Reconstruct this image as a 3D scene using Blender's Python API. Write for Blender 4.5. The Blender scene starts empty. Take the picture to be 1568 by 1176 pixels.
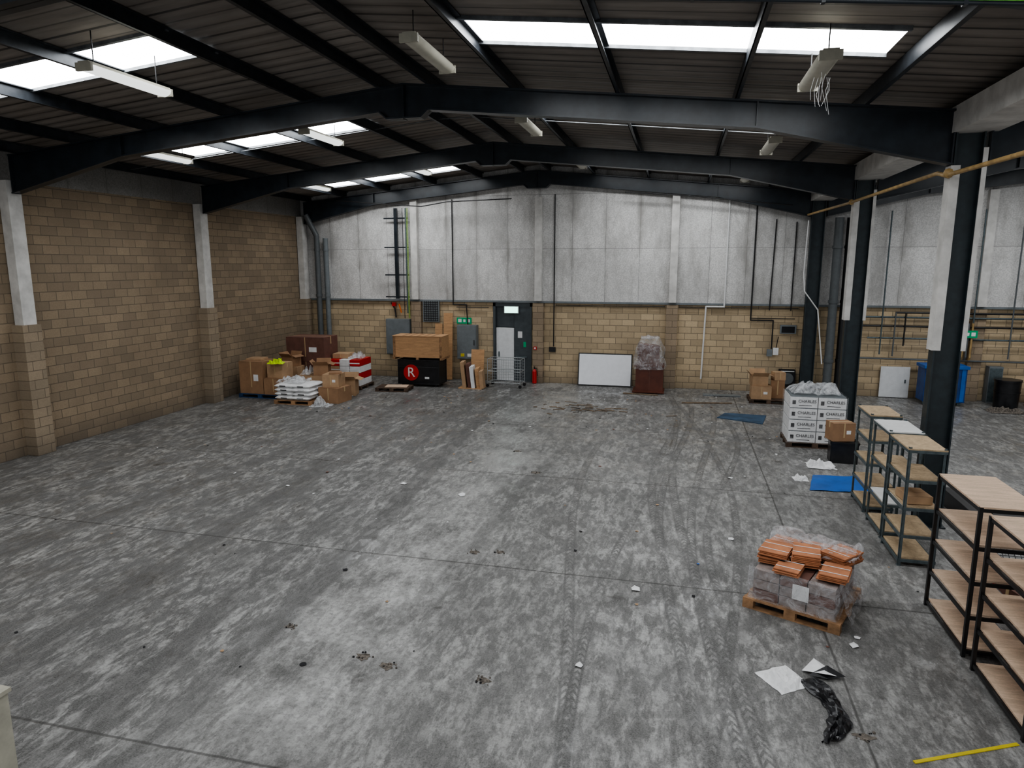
import bpy, math, random
from math import sin,cos,radians,pi,atan2,sqrt
from mathutils import Vector, Matrix, noise
random.seed(7)
scene=bpy.context.scene
D=25.3; XL=-14.95; XR=4.6; XA=-5.2; XA2=14.4; XF=24.2; YN=-2.5; HB=3.1
CX0,CX1=4.14,4.56

# ---------------------------------------------------------------- shader helpers
class NT:
    def __init__(s,name):
        s.m=bpy.data.materials.new(name); s.m.use_nodes=True
        s.t=s.m.node_tree; s.n=s.t.nodes; s.b=s.n['Principled BSDF']
    def new(s,ty,**k):
        n=s.n.new(ty)
        for a,b in k.items(): setattr(n,a,b)
        return n
    def link(s,a,b): s.t.links.new(a,b)
    def setin(s,sock,v):
        if hasattr(v,'is_output'): s.link(v,sock)
        else: sock.default_value=v
    def math(s,op,a,b=0,c=0,clamp=False):
        n=s.new('ShaderNodeMath',operation=op,use_clamp=clamp)
        for i,v in enumerate((a,b,c)): s.setin(n.inputs[i],v)
        return n.outputs[0]
    def mix(s,f,a,b,bt='MIX'):
        n=s.new('ShaderNodeMix',data_type='RGBA',blend_type=bt)
        s.setin(n.inputs[0],f); s.setin(n.inputs[6],col(a)); s.setin(n.inputs[7],col(b))
        return n.outputs[2]
    def noise(s,vec,scale,detail=4,rough=.55,dist=0):
        n=s.new('ShaderNodeTexNoise'); s.link(vec,n.inputs['Vector'])
        n.inputs['Scale'].default_value=scale; n.inputs['Detail'].default_value=detail
        n.inputs['Roughness'].default_value=rough; n.inputs['Distortion'].default_value=dist
        return n.outputs['Fac']
    def ramp(s,f,a,b,lo=0,hi=1):
        n=s.new('ShaderNodeMapRange'); n.inputs[1].default_value=a;n.inputs[2].default_value=b
        n.inputs[3].default_value=lo;n.inputs[4].default_value=hi
        s.setin(n.inputs[0],f); return n.outputs[0]
    def mapping(s,vec,scale=(1,1,1),rot=(0,0,0),loc=(0,0,0)):
        n=s.new('ShaderNodeMapping'); s.link(vec,n.inputs[0])
        n.inputs['Scale'].default_value=scale;n.inputs['Rotation'].default_value=rot;n.inputs['Location'].default_value=loc
        return n.outputs[0]
    def pos(s): return s.new('ShaderNodeNewGeometry').outputs['Position']
    def obj(s): return s.new('ShaderNodeTexCoord').outputs['Object']
    def xyz(s,v):
        n=s.new('ShaderNodeSeparateXYZ'); s.link(v,n.inputs[0]); return n.outputs
    def comb(s,x,y,z=0):
        n=s.new('ShaderNodeCombineXYZ')
        for i,v in enumerate((x,y,z)): s.setin(n.inputs[i],v)
        return n.outputs[0]
    def bump(s,h,strength=.3,dist=.02):
        n=s.new('ShaderNodeBump'); n.inputs['Strength'].default_value=strength;n.inputs['Distance'].default_value=dist
        s.link(h,n.inputs['Height']); s.link(n.outputs[0],s.b.inputs['Normal'])
    def color(s,c): s.setin(s.b.inputs['Base Color'],col(c))
    def rough(s,r): s.setin(s.b.inputs['Roughness'],r)
def col(c):
    if isinstance(c,(tuple,list)): return (c[0],c[1],c[2],1)
    return c
def simple(name,c,rough=.6,metal=0,var=.18,scale=6,bump=0,emit=0):
    k=NT(name); v=k.noise(k.obj(),scale,4,.6)
    dk=tuple(x*(1-var*1.4) for x in c); lt=tuple(min(1,x*(1+var)) for x in c)
    k.color(k.mix(k.ramp(v,.3,.7),dk,lt)); k.rough(rough); k.b.inputs['Metallic'].default_value=metal
    if bump: k.bump(v,bump)
    if emit:
        k.b.inputs['Emission Color'].default_value=(*c,1);k.b.inputs['Emission Strength'].default_value=emit
    return k.m
def block_mat(name,axis,c1,c2,cm):
    k=NT(name); p=k.xyz(k.pos()); v=k.comb(p[axis],p[2])
    b=k.new('ShaderNodeTexBrick'); k.link(v,b.inputs['Vector'])
    b.inputs['Color1'].default_value=col(c1);b.inputs['Color2'].default_value=col(c2);b.inputs['Mortar'].default_value=col(cm)
    b.inputs['Scale'].default_value=1;b.inputs['Mortar Size'].default_value=.010;b.inputs['Mortar Smooth'].default_value=.3
    b.inputs['Brick Width'].default_value=.45;b.inputs['Row Height'].default_value=.225;b.inputs['Bias'].default_value=0
    n1=k.noise(k.pos(),.7,4,.6); n2=k.noise(k.pos(),25,3,.7)
    c=k.mix(k.ramp(n1,.38,.7,0,.45),b.outputs['Color'],tuple(x*.48 for x in c1),'MIX')
    c=k.mix(k.ramp(n2,.3,.7,0,.35),c,tuple(x*.5 for x in c1))
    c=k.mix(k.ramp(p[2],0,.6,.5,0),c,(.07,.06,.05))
    k.color(c); k.rough(.92)
    h=k.math('SUBTRACT',k.math('MULTIPLY',n2,.35),b.outputs['Fac']); k.bump(h,.7,.02)
    return k.m
def panel_mat(name,axis,base,w=1.22,h=1.95,z0=3.1):
    k=NT(name); p=k.xyz(k.pos()); v=k.comb(k.math('ADD',p[axis],5.15-.02),k.math('SUBTRACT',p[2],z0))
    b=k.new('ShaderNodeTexBrick',offset=0.0); k.link(v,b.inputs['Vector'])
    b.inputs['Color1'].default_value=col(base);b.inputs['Color2'].default_value=col(tuple(x*.70 for x in base))
    b.inputs['Mortar'].default_value=col(tuple(x*.36 for x in base))
    b.inputs['Scale'].default_value=1;b.inputs['Mortar Size'].default_value=.008;b.inputs['Bias'].default_value=-.3
    b.inputs['Brick Width'].default_value=w;b.inputs['Row Height'].default_value=h
    n1=k.noise(k.pos(),.6,5,.65);n2=k.noise(k.mapping(k.pos(),(2,2,.7)),1.1,5,.65);n3=k.noise(k.pos(),24,4,.9)
    c=k.mix(k.ramp(n1,.38,.66,0,.5),b.outputs['Color'],tuple(x*.55 for x in base))
    c=k.mix(k.ramp(n2,.46,.72,0,.55),c,(.24,.225,.205))
    # seam staining: distance from vertical joints, broken by noise
    sx=k.math('ABSOLUTE',k.math('SUBTRACT',k.math('MODULO',k.math('ADD',p[axis],5.13+w*30),w),w/2))
    st=k.math('MULTIPLY',k.ramp(sx,w/2-.14,w/2),k.ramp(n2,.38,.62))
    c=k.mix(k.math('MULTIPLY',st,.55),c,(.2,.185,.165))
    c=k.mix(k.ramp(n3,.43,.58,0,.5),c,tuple(x*.38 for x in base))
    k.color(c);k.rough(.75);k.bump(k.math('SUBTRACT',n3,b.outputs['Fac']),.25,.01)
    return k.m

M={}
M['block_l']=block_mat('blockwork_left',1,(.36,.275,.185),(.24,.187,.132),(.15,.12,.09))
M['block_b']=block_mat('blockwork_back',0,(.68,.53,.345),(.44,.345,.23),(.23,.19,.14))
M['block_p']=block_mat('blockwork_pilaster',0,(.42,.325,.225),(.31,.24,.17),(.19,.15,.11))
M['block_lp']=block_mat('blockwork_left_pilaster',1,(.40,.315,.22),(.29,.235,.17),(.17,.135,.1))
M['clad']=panel_mat('cladding_panels',0,(.79,.775,.755))
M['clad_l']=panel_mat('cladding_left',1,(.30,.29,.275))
M['white_conc']=simple('painted_concrete',(.60,.585,.56),.75,var=.15,scale=3)
M['steel']=simple('painted_steel',(.019,.025,.032),.32,var=.3,scale=3)
M['purlin']=simple('purlin_steel',(.034,.039,.046),.4,.3,var=.3)
M['purlin_lt']=simple('purlin_galv',(.16,.17,.18),.45,.4,var=.3)
M['steel_col']=simple('column_steel',(.018,.028,.033),.45,var=.25)
M['galv']=simple('galvanised_steel',(.11,.14,.15),.45,.4,var=.2,scale=12)
M['gpaint']=simple('grey_paint',(.17,.19,.2),.5,var=.1)
M['gpipe']=simple('grey_pipe',(.11,.12,.125),.45,var=.1)
M['black']=simple('black_steel',(.012,.012,.013),.4,var=.2)
M['blackp']=simple('black_plastic',(.015,.015,.017),.3,var=.3)
M['white']=simple('white_plastic',(.75,.75,.74),.4,var=.05)
M['whited']=simple('white_paint_door',(.72,.73,.74),.5,var=.06)
M['wboard']=simple('whiteboard_surface',(.86,.87,.9),.25,var=.03)
M['cream']=simple('cream_plastic',(.42,.40,.33),.5,var=.12)
M['card']=simple('cardboard',(.31,.18,.10),.85,var=.12,scale=4)
M['card2']=simple('cardboard_light',(.43,.28,.165),.85,var=.12,scale=4)
M['cardd']=simple('cardboard_dark',(.15,.07,.052),.8,var=.15,scale=4)
M['tape']=simple('packing_tape',(.50,.36,.2),.35,var=.05)
M['paper']=simple('paper_white',(.76,.76,.76),.7,var=.08)
M['terra']=simple('terracotta_carton',(.44,.18,.085),.8,var=.22,scale=5)
M['greyc']=simple('grey_carton',(.27,.22,.2),.6,var=.3,scale=7)
M['pal']=simple('pallet_wood',(.33,.19,.10),.85,var=.35,scale=7,bump=.2)
M['paldark']=simple('pallet_wood_old',(.10,.065,.045),.9,var=.4,scale=7,bump=.2)
M['palblue']=simple('pallet_wood_blue',(.02,.06,.15),.8,var=.4,scale=7)
M['scrapw']=simple('scrap_timber',(.21,.155,.105),.9,var=.4,scale=7)
M['pit']=simple('pitted_concrete',(.15,.13,.11),.95,var=.55,scale=22,bump=.5)
M['blue']=simple('blue_plastic',(.012,.11,.40),.45,var=.15,scale=3)
M['blued']=simple('blue_mat',(.035,.075,.13),.7,var=.3,scale=3)
M['blued2']=simple('dark_blue_plastic',(.01,.05,.2),.5,var=.3,scale=3)
M['red']=simple('red_paint',(.5,.02,.02),.4,var=.1)
M['yellow']=simple('yellow_plastic',(.62,.50,.03),.5,var=.1)
M['hivis']=simple('hivis_fabric',(.55,.75,.02),.8,var=.1)
M['yg']=simple('earth_cable',(.22,.36,.06),.5,var=.3,scale=20)
M['yg2']=simple('earth_cable_bright',(.15,.5,.05),.5,var=.3,scale=20)
M['ochre']=simple('ochre_pipe',(.42,.28,.12),.5,var=.25)
M['green']=simple('sign_green',(.0,.28,.12),.5,var=.02,emit=.15)
M['greenlit']=simple('sign_green_lit',(.45,.9,.75),.5,var=.02,emit=3)
M['brownw']=simple('brown_veneer',(.12,.035,.02),.4,var=.2,scale=3)
M['tube']=simple('lamp_diffuser',(.8,.82,.8),.4,var=.03,emit=1.4)
M['tube_off']=simple('lamp_diffuser_off',(.5,.48,.4),.4,var=.08)
M['dark']=simple('dark_void',(.01,.01,.012),.8,var=.1)
M['doorg']=simple('door_grey',(.06,.072,.08),.5,var=.15)
M['orange']=simple('orange_plastic',(.7,.16,.02),.5,var=.1)
def wood(name,c,sx=(1,8,8)):
    k=NT(name); v=k.noise(k.mapping(k.obj(),sx),2.5,5,.65,.6); n=k.noise(k.obj(),40,2,.8)
    c1=k.mix(k.ramp(v,.3,.7),tuple(x*.72 for x in c),tuple(x*1.12 for x in c))
    k.color(k.mix(k.ramp(n,.4,.7,0,.25),c1,tuple(x*.5 for x in c)));k.rough(.75);return k.m
M['ply']=wood('plywood',(.66,.49,.36)); M['osb']=wood('crate_board',(.56,.33,.17)); M['chip']=wood('chipboard',(.52,.39,.25),(5,5,5))
def wrap(name,c=(.8,.8,.82),a=.4):
    k=NT(name); n=k.noise(k.obj(),5,5,.7,1.5); k.color(c);k.rough(.18)
    k.setin(k.b.inputs['Alpha'],k.ramp(n,.38,.7,a*.2,min(1,a*1.6)));k.bump(n,.9,.06);return k.m
M['wrap']=wrap('stretch_wrap',a=.34); M['wrapw']=wrap('white_polythene',(.75,.76,.78),.85); M['wrapt']=wrap('thin_wrap',a=.16)
k=NT('roof_sheet_lining'); p=k.xyz(k.pos())
yy=k.math('MODULO',k.math('ADD',p[1],100),.335); l=k.math('LESS_THAN',yy,.035)
y2=k.math('MODULO',k.math('ADD',p[1],100),1.005); l2=k.math('LESS_THAN',y2,.06)
n1=k.noise(k.pos(),.5,4,.6);n2=k.noise(k.mapping(k.pos(),(1,8,1)),.8,4,.6)
c=k.mix(k.ramp(n1,.3,.7),(.18,.158,.142),(.31,.275,.247));c=k.mix(k.ramp(n2,.4,.7,0,.6),c,(.12,.104,.092))
c=k.mix(k.math('MULTIPLY',l,.7),c,(.045,.04,.036));c=k.mix(k.math('MULTIPLY',l2,.8),c,(.03,.028,.026))
k.color(c);k.rough(.6)
w=k.math('SINE',k.math('MULTIPLY',p[1],2*pi/.335)); k.bump(w,.45,.03); M['roof']=k.m
k=NT('rooflight_grp'); n=k.noise(k.pos(),2,3,.6); k.color((.8,.8,.8))
k.b.inputs['Emission Color'].default_value=(.955,.98,1,1); k.setin(k.b.inputs['Emission Strength'],k.ramp(n,.3,.6,10.5,14.5)); M['rl']=k.m

# ------------- floor
k=NT('worn_concrete'); P=k.pos(); p=k.xyz(P)
streak=k.noise(k.mapping(P,(4.4,1.7,1),(0,0,radians(18))),1.35,6,.74,.35)
streak2=k.noise(k.mapping(P,(9,3.4,1),(0,0,radians(34)),(3,7,0)),1.2,4,.72,.3)
blot=k.noise(k.mapping(P,(1.5,.8,1),(0,0,.3),(9,2,0)),1.1,6,.72,.2)
big=k.noise(P,.16,3,.55,.4); med=k.noise(P,.9,5,.65); fine=k.noise(P,14,3,.75); fine2=k.noise(P,55,2,.8)
c=k.mix(k.ramp(med,.3,.7),(.225,.222,.213),(.40,.395,.382))
xw=k.math('ADD',p[0],k.math('MULTIPLY',k.math('SUBTRACT',big,.5),5))
dl=k.math('MULTIPLY',k.ramp(xw,-4.8,-6.2),k.ramp(xw,-15.5,-13.0))
dl=k.math('ADD',k.math('MULTIPLY',dl,.85),k.ramp(big,.38,.60,0,.65),clamp=True)
c=k.mix(k.math('MULTIPLY',k.ramp(blot,.43,.57),k.math('ADD',k.math('MULTIPLY',dl,.5),.42)),c,(.09,.087,.083))
dirt=k.math('MULTIPLY',k.ramp(streak,.455,.55),k.math('ADD',k.math('MULTIPLY',dl,.4),.56),clamp=True)
c=k.mix(dirt,c,(.075,.073,.07))
d2=k.math('MULTIPLY',k.ramp(streak2,.485,.58),k.math('ADD',k.math('MULTIPLY',dl,.4),.45),clamp=True)
c=k.mix(d2,c,(.055,.053,.05))
lane_sheen=k.math('MULTIPLY',k.ramp(k.math('ABSOLUTE',k.math('ADD',xw,3.9)),1.0,.1),k.ramp(med,.38,.6))  # cleaner lane, with the rooflight reflection along it painted into the colour
c=k.mix(k.math('MULTIPLY',lane_sheen,.55),c,(.47,.465,.45))
c=k.mix(k.ramp(k.noise(k.mapping(P,(3.1,1.0,1),(0,0,radians(22)),(5,1,0)),1.6,6,.75,.3),.54,.66,0,.5),c,(.45,.445,.43))
tn=k.noise(k.mapping(P,(1.6,.5,1)),1.1,4,.7); tm=k.ramp(tn,.38,.56,.35,1)
def track(a,bb,w_,ph,hw,st,y0,y1,tread=True):
    global c
    cx=k.math('ADD',a,k.math('MULTIPLY',bb,k.math('SINE',k.math('ADD',k.math('MULTIPLY',p[1],w_),ph))))
    dx=k.math('SUBTRACT',p[0],cx); ad=k.math('ABSOLUTE',dx)
    m=k.ramp(ad,hw,hw*.75)
    if tread:
        g=k.math('SINE',k.math('ADD',k.math('MULTIPLY',ad,80),k.math('MULTIPLY',p[1],52)))
        e=k.ramp(k.math('ABSOLUTE',k.math('SUBTRACT',ad,hw*.8)),.035,.015)
        m=k.math('MULTIPLY',m,k.math('MAXIMUM',k.ramp(g,-.1,.5,.15,1),e))
    m=k.math('MULTIPLY',m,k.math('MULTIPLY',k.ramp(p[1],y0-.6,y0+.6),k.ramp(p[1],y1+1,y1-1)))
    c=k.mix(k.math('MULTIPLY',k.math('MULTIPLY',m,tm),st),c,(.042,.04,.038))
for a_ in ((.15,.35,.35,.4,.09,.95,5,23),(.75,.4,.3,1.4,.09,.9,4,22),(-.45,.5,.28,2.6,.08,.9,4,20),(1.1,.5,.42,.2,.08,.9,9,22),(-.15,.25,.5,4,.1,.9,10,24),(.45,.7,.22,5,.08,.85,4,23),(-1.3,.6,.25,1,.09,.7,5,18),(.9,.9,.18,2,.1,.85,4,15)):
    track(*a_)
for a_ in ((-5.2,.4,.2,.5,.22,.7,3,24),(-5.9,.5,.17,1.5,.2,.6,3,24),(-6.9,.6,.2,2.5,.25,.55,3,24),(-8.2,.8,.16,.5,.22,.5,3,24),(-2.6,.5,.2,3,.16,.45,8,24),(-9.6,.9,.2,4,.25,.5,3,22)):
    track(*a_,tread=False)
for cx_,cy_,R in ((.2,9.2,1.15),(-.6,8.6,2.3),(-.8,15.5,2.6)):
    dd=k.math('SQRT',k.math('ADD',k.math('POWER',k.math('SUBTRACT',p[0],cx_),2),k.math('POWER',k.math('SUBTRACT',p[1],cy_),2)))
    m=k.math('MULTIPLY',k.ramp(k.math('ABSOLUTE',k.math('SUBTRACT',dd,R)),.07,.045),k.ramp(p[0],cx_-.2,cx_+.6))
    c=k.mix(k.math('MULTIPLY',k.math('MULTIPLY',m,tm),.6),c,(.07,.068,.065))
c=k.mix(k.ramp(fine,.47,.64,0,.55),c,(.075,.073,.07))
c=k.mix(k.ramp(fine2,.35,.65,0,.2),c,(.5,.495,.48))
spots=k.noise(k.mapping(P,(1,1,1),(0,0,0),(11,4,0)),1.9,4,.6); c=k.mix(k.ramp(spots,.64,.73,0,.75),c,(.05,.046,.042))
jy=k.math('ABSOLUTE',k.math('SUBTRACT',k.math('MODULO',k.math('ADD',p[1],k.math('ADD',28.95,k.math('MULTIPLY',med,.03))),4.5),2.25))
j=k.ramp(jy,.022,.008)
jx=k.ramp(k.math('ABSOLUTE',k.math('SUBTRACT',p[0],k.math('ADD',1.9,k.math('MULTIPLY',med,.04)))),.022,.008)
jj=k.math('MAXIMUM',j,jx); c=k.mix(k.math('MULTIPLY',jj,.7),c,(.035,.033,.03))
k.color(c)
r=k.math('ADD',k.ramp(med,.38,.62,.50,.22),k.math('MULTIPLY',dirt,.3)); k.rough(r)
h=k.math('SUBTRACT',k.math('ADD',k.math('MULTIPLY',fine,.4),k.math('MULTIPLY',streak,.4)),jj); k.bump(h,.25,.01)
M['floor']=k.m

# ---------------------------------------------------------------- mesh builder
class MB:
    def __init__(s,*mats): s.v=[];s.f=[];s.mi=[];s.sm=[];s.mats=list(mats)
    def mid(s,m):
        if isinstance(m,str):
            if m not in s.mats: s.mats.append(m)
            return s.mats.index(m)
        return m
    def add(s,vs,fs,m=0,sm=False,mat=None):
        o=len(s.v); m=s.mid(m)
        for v in vs: s.v.append(tuple(mat@Vector(v)) if mat else tuple(v))
        for f in fs: s.f.append([i+o for i in f]); s.mi.append(m); s.sm.append(sm)
    def box(s,c,d,m=0,rz=0,rx=0,ry=0):
        x,y,z=[a/2 for a in d]
        vs=[(-x,-y,-z),(x,-y,-z),(x,y,-z),(-x,y,-z),(-x,-y,z),(x,-y,z),(x,y,z),(-x,y,z)]
        mt=Matrix.Translation(c)@Matrix.Rotation(rz,4,'Z')@Matrix.Rotation(ry,4,'Y')@Matrix.Rotation(rx,4,'X')
        s.add(vs,[(0,3,2,1),(4,5,6,7),(0,1,5,4),(1,2,6,5),(2,3,7,6),(3,0,4,7)],m,mat=mt)
    def bb(s,a,b,m=0): s.box([(a[i]+b[i])/2 for i in range(3)],[abs(b[i]-a[i]) for i in range(3)],m)
    def cyl(s,p0,p1,r,m=0,seg=12,r2=None,caps=True):
        p0=Vector(p0);p1=Vector(p1);d=p1-p0
        if d.length<1e-6:return
        q=d.to_track_quat('Z','Y').to_matrix(); r2=r if r2 is None else r2
        vs=[];
        for i in range(seg):
            a=2*pi*i/seg; vs.append(p0+q@Vector((cos(a)*r,sin(a)*r,0)))
        for i in range(seg):
            a=2*pi*i/seg; vs.append(p1+q@Vector((cos(a)*r2,sin(a)*r2,0)))
        s.add(vs,[(i,(i+1)%seg,seg+(i+1)%seg,seg+i) for i in range(seg)],m,True)
        if caps: s.add(vs,[list(range(seg))[::-1],[seg+i for i in range(seg)]],m)
    def ball(s,c,r,m=0,n=8):
        vs=[];fs=[]
        for i in range(n//2+1):
            t=pi*i/(n//2)
            for j in range(n): vs.append((c[0]+r*sin(t)*cos(2*pi*j/n),c[1]+r*sin(t)*sin(2*pi*j/n),c[2]+r*cos(t)))
        for i in range(n//2):
            for j in range(n): fs.append((i*n+j,(i+1)*n+j,(i+1)*n+(j+1)%n,i*n+(j+1)%n))
        s.add(vs,fs,m,True)
    def tube(s,pts,r,m=0,seg=8):
        for i in range(len(pts)-1):
            s.cyl(pts[i],pts[i+1],r,m,seg)
            if i: s.ball(pts[i],r,m)
    def prism_y(s,pts,y0,y1,m=0):
        n=len(pts); vs=[(x,y0,z) for x,z in pts]+[(x,y1,z) for x,z in pts]
        s.add(vs,[list(range(n)),[n+i for i in range(n)][::-1]]+[(i,n+i,n+(i+1)%n,(i+1)%n) for i in range(n)],m)
    def grid(s,fn,nu,nv,m=0,sm=True):
        vs=[fn(i/nu,j/nv) for j in range(nv+1) for i in range(nu+1)]
        fs=[(j*(nu+1)+i,j*(nu+1)+i+1,(j+1)*(nu+1)+i+1,(j+1)*(nu+1)+i) for j in range(nv) for i in range(nu)]
        s.add(vs,fs,m,sm)
    def done(s,name,loc=(0,0,0),rz=0,bevel=0,parent=None):
        me=bpy.data.meshes.new(name); me.from_pydata(s.v,[],s.f)
        for m in s.mats: me.materials.append(M[m])
        me.polygons.foreach_set('material_index',s.mi); me.polygons.foreach_set('use_smooth',s.sm); me.update()
        o=bpy.data.objects.new(name,me); bpy.context.collection.objects.link(o)
        o.location=loc;o.rotation_euler=(0,0,rz)
        if bevel:
            b=o.modifiers.new('bevel','BEVEL');b.width=bevel;b.segments=2;b.limit_method='ANGLE'
        if parent: o.parent=parent
        return o
def text(body,size,m,loc,rot,parent,name='lettering'):
    cu=bpy.data.curves.new(name,'FONT');cu.body=body;cu.size=size;cu.align_x='CENTER';cu.align_y='CENTER';cu.extrude=.002
    t=bpy.data.objects.new(name,cu);bpy.context.collection.objects.link(t)
    bpy.context.view_layer.update()
    me=bpy.data.meshes.new_from_object(t.evaluated_get(bpy.context.evaluated_depsgraph_get()))
    bpy.data.objects.remove(t)
    me.materials.clear();me.materials.append(M[m])
    o=bpy.data.objects.new(name,me);bpy.context.collection.objects.link(o);o.location=loc;o.rotation_euler=rot;o.parent=parent
    return o

# ---------------------------------------------------------------- shell
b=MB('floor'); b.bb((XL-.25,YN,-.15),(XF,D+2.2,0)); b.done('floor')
def zr(x):
    return 8.05-.1*abs(x-XA) if x<=XR else 8.05-.1*abs(x-XA2)
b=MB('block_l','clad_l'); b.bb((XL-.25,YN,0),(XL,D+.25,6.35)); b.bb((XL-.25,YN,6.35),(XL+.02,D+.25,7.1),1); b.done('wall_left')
DX0,DX1=-6.95,-5.42
b=MB('block_b','clad')
b.bb((XL,D,0),(DX0,D+.25,HB));b.bb((DX1,D,0),(XF,D+.25,HB))
b.prism_y([(XL,HB),(XF,HB),(XF,zr(XF)),(XA2,zr(XA2)),(XR,zr(XR)),(XA,zr(XA)),(XL,zr(XL))],D-.06,D+.25,1)
b.done('wall_back')
b=MB('gpaint'); b.bb((XL,D-.1,HB-.05),(XF,D-.06,HB+.02)); b.done('trim_1')
b=MB('clad_l'); b.bb((XF,YN,0),(XF+.25,D+.25,7.2)); b.done('wall_right')
RL=[(-12.6,-7.3,9.0,10.1),(-12.6,-7.3,15.1,16.2),(-12.6,-7.3,22.7,23.7),(-12.6,-7.3,2.6,3.7),
    (-3.15,2.55,9.55,10.65),(-3.1,2.4,14.9,15.9),(-3.1,2.4,22.6,23.5),(-3.1,2.4,2.6,3.7),
    (6.6,12.3,9.8,10.9),(6.6,12.3,15.0,16.0),(6.6,12.3,21.0,22.0),(16.5,22,9.3,10.4),(16.5,22,15,16.0),(6.6,12.3,2.6,3.7)]
xs=sorted(set([XL-.25,XA,XR,XA2,XF+.25]+[r[0] for r in RL]+[r[1] for r in RL])); ys=sorted(set([YN,D+.25]+[r[2] for r in RL]+[r[3] for r in RL]))
b=MB('roof')
for i in range(len(xs)-1):
    for j in range(len(ys)-1):
        cx=(xs[i]+xs[i+1])/2;cy=(ys[j]+ys[j+1])/2
        if any(r[0]<cx<r[1] and r[2]<cy<r[3] for r in RL): continue
        b.add([(xs[i],ys[j],zr(xs[i])),(xs[i+1],ys[j],zr(xs[i+1])),(xs[i+1],ys[j+1],zr(xs[i+1])),(xs[i],ys[j+1],zr(xs[i]))],[(0,1,2,3)])
b.done('ceiling')
for i,r in enumerate(RL):
    b=MB('rl','purlin_lt'); b.add([(r[0],r[2],zr(r[0])),(r[1],r[2],zr(r[1])),(r[1],r[3],zr(r[1])),(r[0],r[3],zr(r[0]))],[(0,1,2,3)])
    for yy in (r[2],r[3]):
        b.prism_y([(r[0],zr(r[0])-.05),(r[1],zr(r[1])-.05),(r[1],zr(r[1])),(r[0],zr(r[0]))],yy-.03,yy+.03,1)
    b.done('window_%d'%(i+1))
def zt(x,a): return 7.83-.1*abs(x-a)
def zb(x,a): return 7.38-.1*abs(x-a)
def frame(y,x0,x1,a,name='portal_frame'):
    b=MB('steel'); hl=3.0
    bot=[(x0,6.05),(x0+hl,zb(x0+hl,a)),(a-.5,zb(a-.5,a)),(a-.35,7.2),(a+.35,7.2),(a+.5,zb(a+.5,a)),(x1-hl,zb(x1-hl,a)),(x1,6.05)]
    def T(x): return zt(x,a)
    for i in range(len(bot)-1):
        p,q=bot[i],bot[i+1]
        b.prism_y([p,q,(q[0],T(q[0])),(p[0],T(p[0]))] if not(p[0]<a<q[0]) else [p,q,(q[0],T(q[0])),(a,T(a)),(p[0],T(p[0]))],y-.01,y+.01)
        b.prism_y([p,q,(q[0],q[1]+.03),(p[0],p[1]+.03)],y-.11,y+.11)
    for p,q in (((x0,T(x0)),(a,T(a))),((a,T(a)),(x1,T(x1)))):
        b.prism_y([(p[0],p[1]-.03),(q[0],q[1]-.03),q,p],y-.11,y+.11)
    for x,z0 in ((x0+hl,zb(x0+hl,a)),(a,7.2),(x1-hl,zb(x1-hl,a)),(x0+.02,6.05),(x1-.02,6.05)):
        b.bb((x-.012,y-.1,z0),(x+.012,y+.1,T(x)))
    b.done(name)
for y in (6.35,12.7,19.05,25.0): frame(y,XL+.33,CX0-.005,XA)
for y in (6.35,12.7,19.05,25.0): frame(y,CX1+.07,XF-.02,XA2)
PX=[-14.4,-12.85,-11.0,-9.1,-7.3,-5.7,-4.7,-3.1,-1.2,.8,2.8,6.3,8.2,10.1,12.0,13.9,14.9,17,19,21]
for i,x in enumerate(PX):
    b=MB('purlin','purlin_lt'); z=zr(x)
    b.bb((x-.035,YN,z-.22),(x-.02,D-.08,z-.01));b.bb((x-.035,YN,z-.22),(x+.035,D-.08,z-.205));b.bb((x-.03,YN,z-.03),(x+.05,D-.08,z-.012))
    b.done('roof_purlin')
b=MB('purlin_lt')
for y0 in (4.5,15.9,21.5):
    for x0,x1 in zip(PX[:10],PX[1:11]): b.cyl((x0,y0,zr(x0)-.15),(x1,y0,zr(x1)-.15),.01,0,6)
b.done('sag_rods')
b=MB('white_conc'); b.bb((4.1,YN,6.55),(4.75,D-.1,6.62)); b.bb((4.1,YN,6.62),(4.15,D-.1,6.95));b.bb((4.7,YN,6.62),(4.75,D-.1,6.95));b.done('valley_gutter')
for y in (6.35,12.7,19.05,25.0):
    b=MB('block_lp','white_conc'); w=.24
    b.bb((XL+.001,y-w,0),(XL+.32,min(y+w,D-.11),HB+.0)); b.bb((XL+.03,y-.17,HB),(XL+.28,y+.17,6.34),1)
    b.done('pilaster_left')
for x in (-10.05,-5.15,-.25,9.5,14.4):
    b=MB('block_p','white_conc'); y1=D-.07
    b.bb((x-.2,y1-.12,0),(x+.2,D-.001,HB-.06)); b.bb((x-.13,y1-.18,HB+.03),(x+.13,y1,6.9 if x<9 else 6.8),1)
    b.done('pilaster_back')
for y in (6.35,12.7,19.05,24.9):
    b=MB('steel_col','white_conc')
    x0,x1=CX0,CX1
    b.bb((x0,y-.012,0),(x1,y+.012,6.54)); b.bb((x0,y-.11,0),(x0+.025,y+.11,6.54));b.bb((x1-.025,y-.11,0),(x1,y+.11,6.54))
    if y<24: b.bb((x0-.035,y-.125,HB-.02),(x0+.1,y+.125,6.04),1); b.bb((x1-.02,y-.125,HB-.02),(x1+.05,y+.125,6.3),1)
    b.bb((x0-.05,y-.16,0),(x1+.05,y+.16,.02))
    b.done('steel_column')
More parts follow.
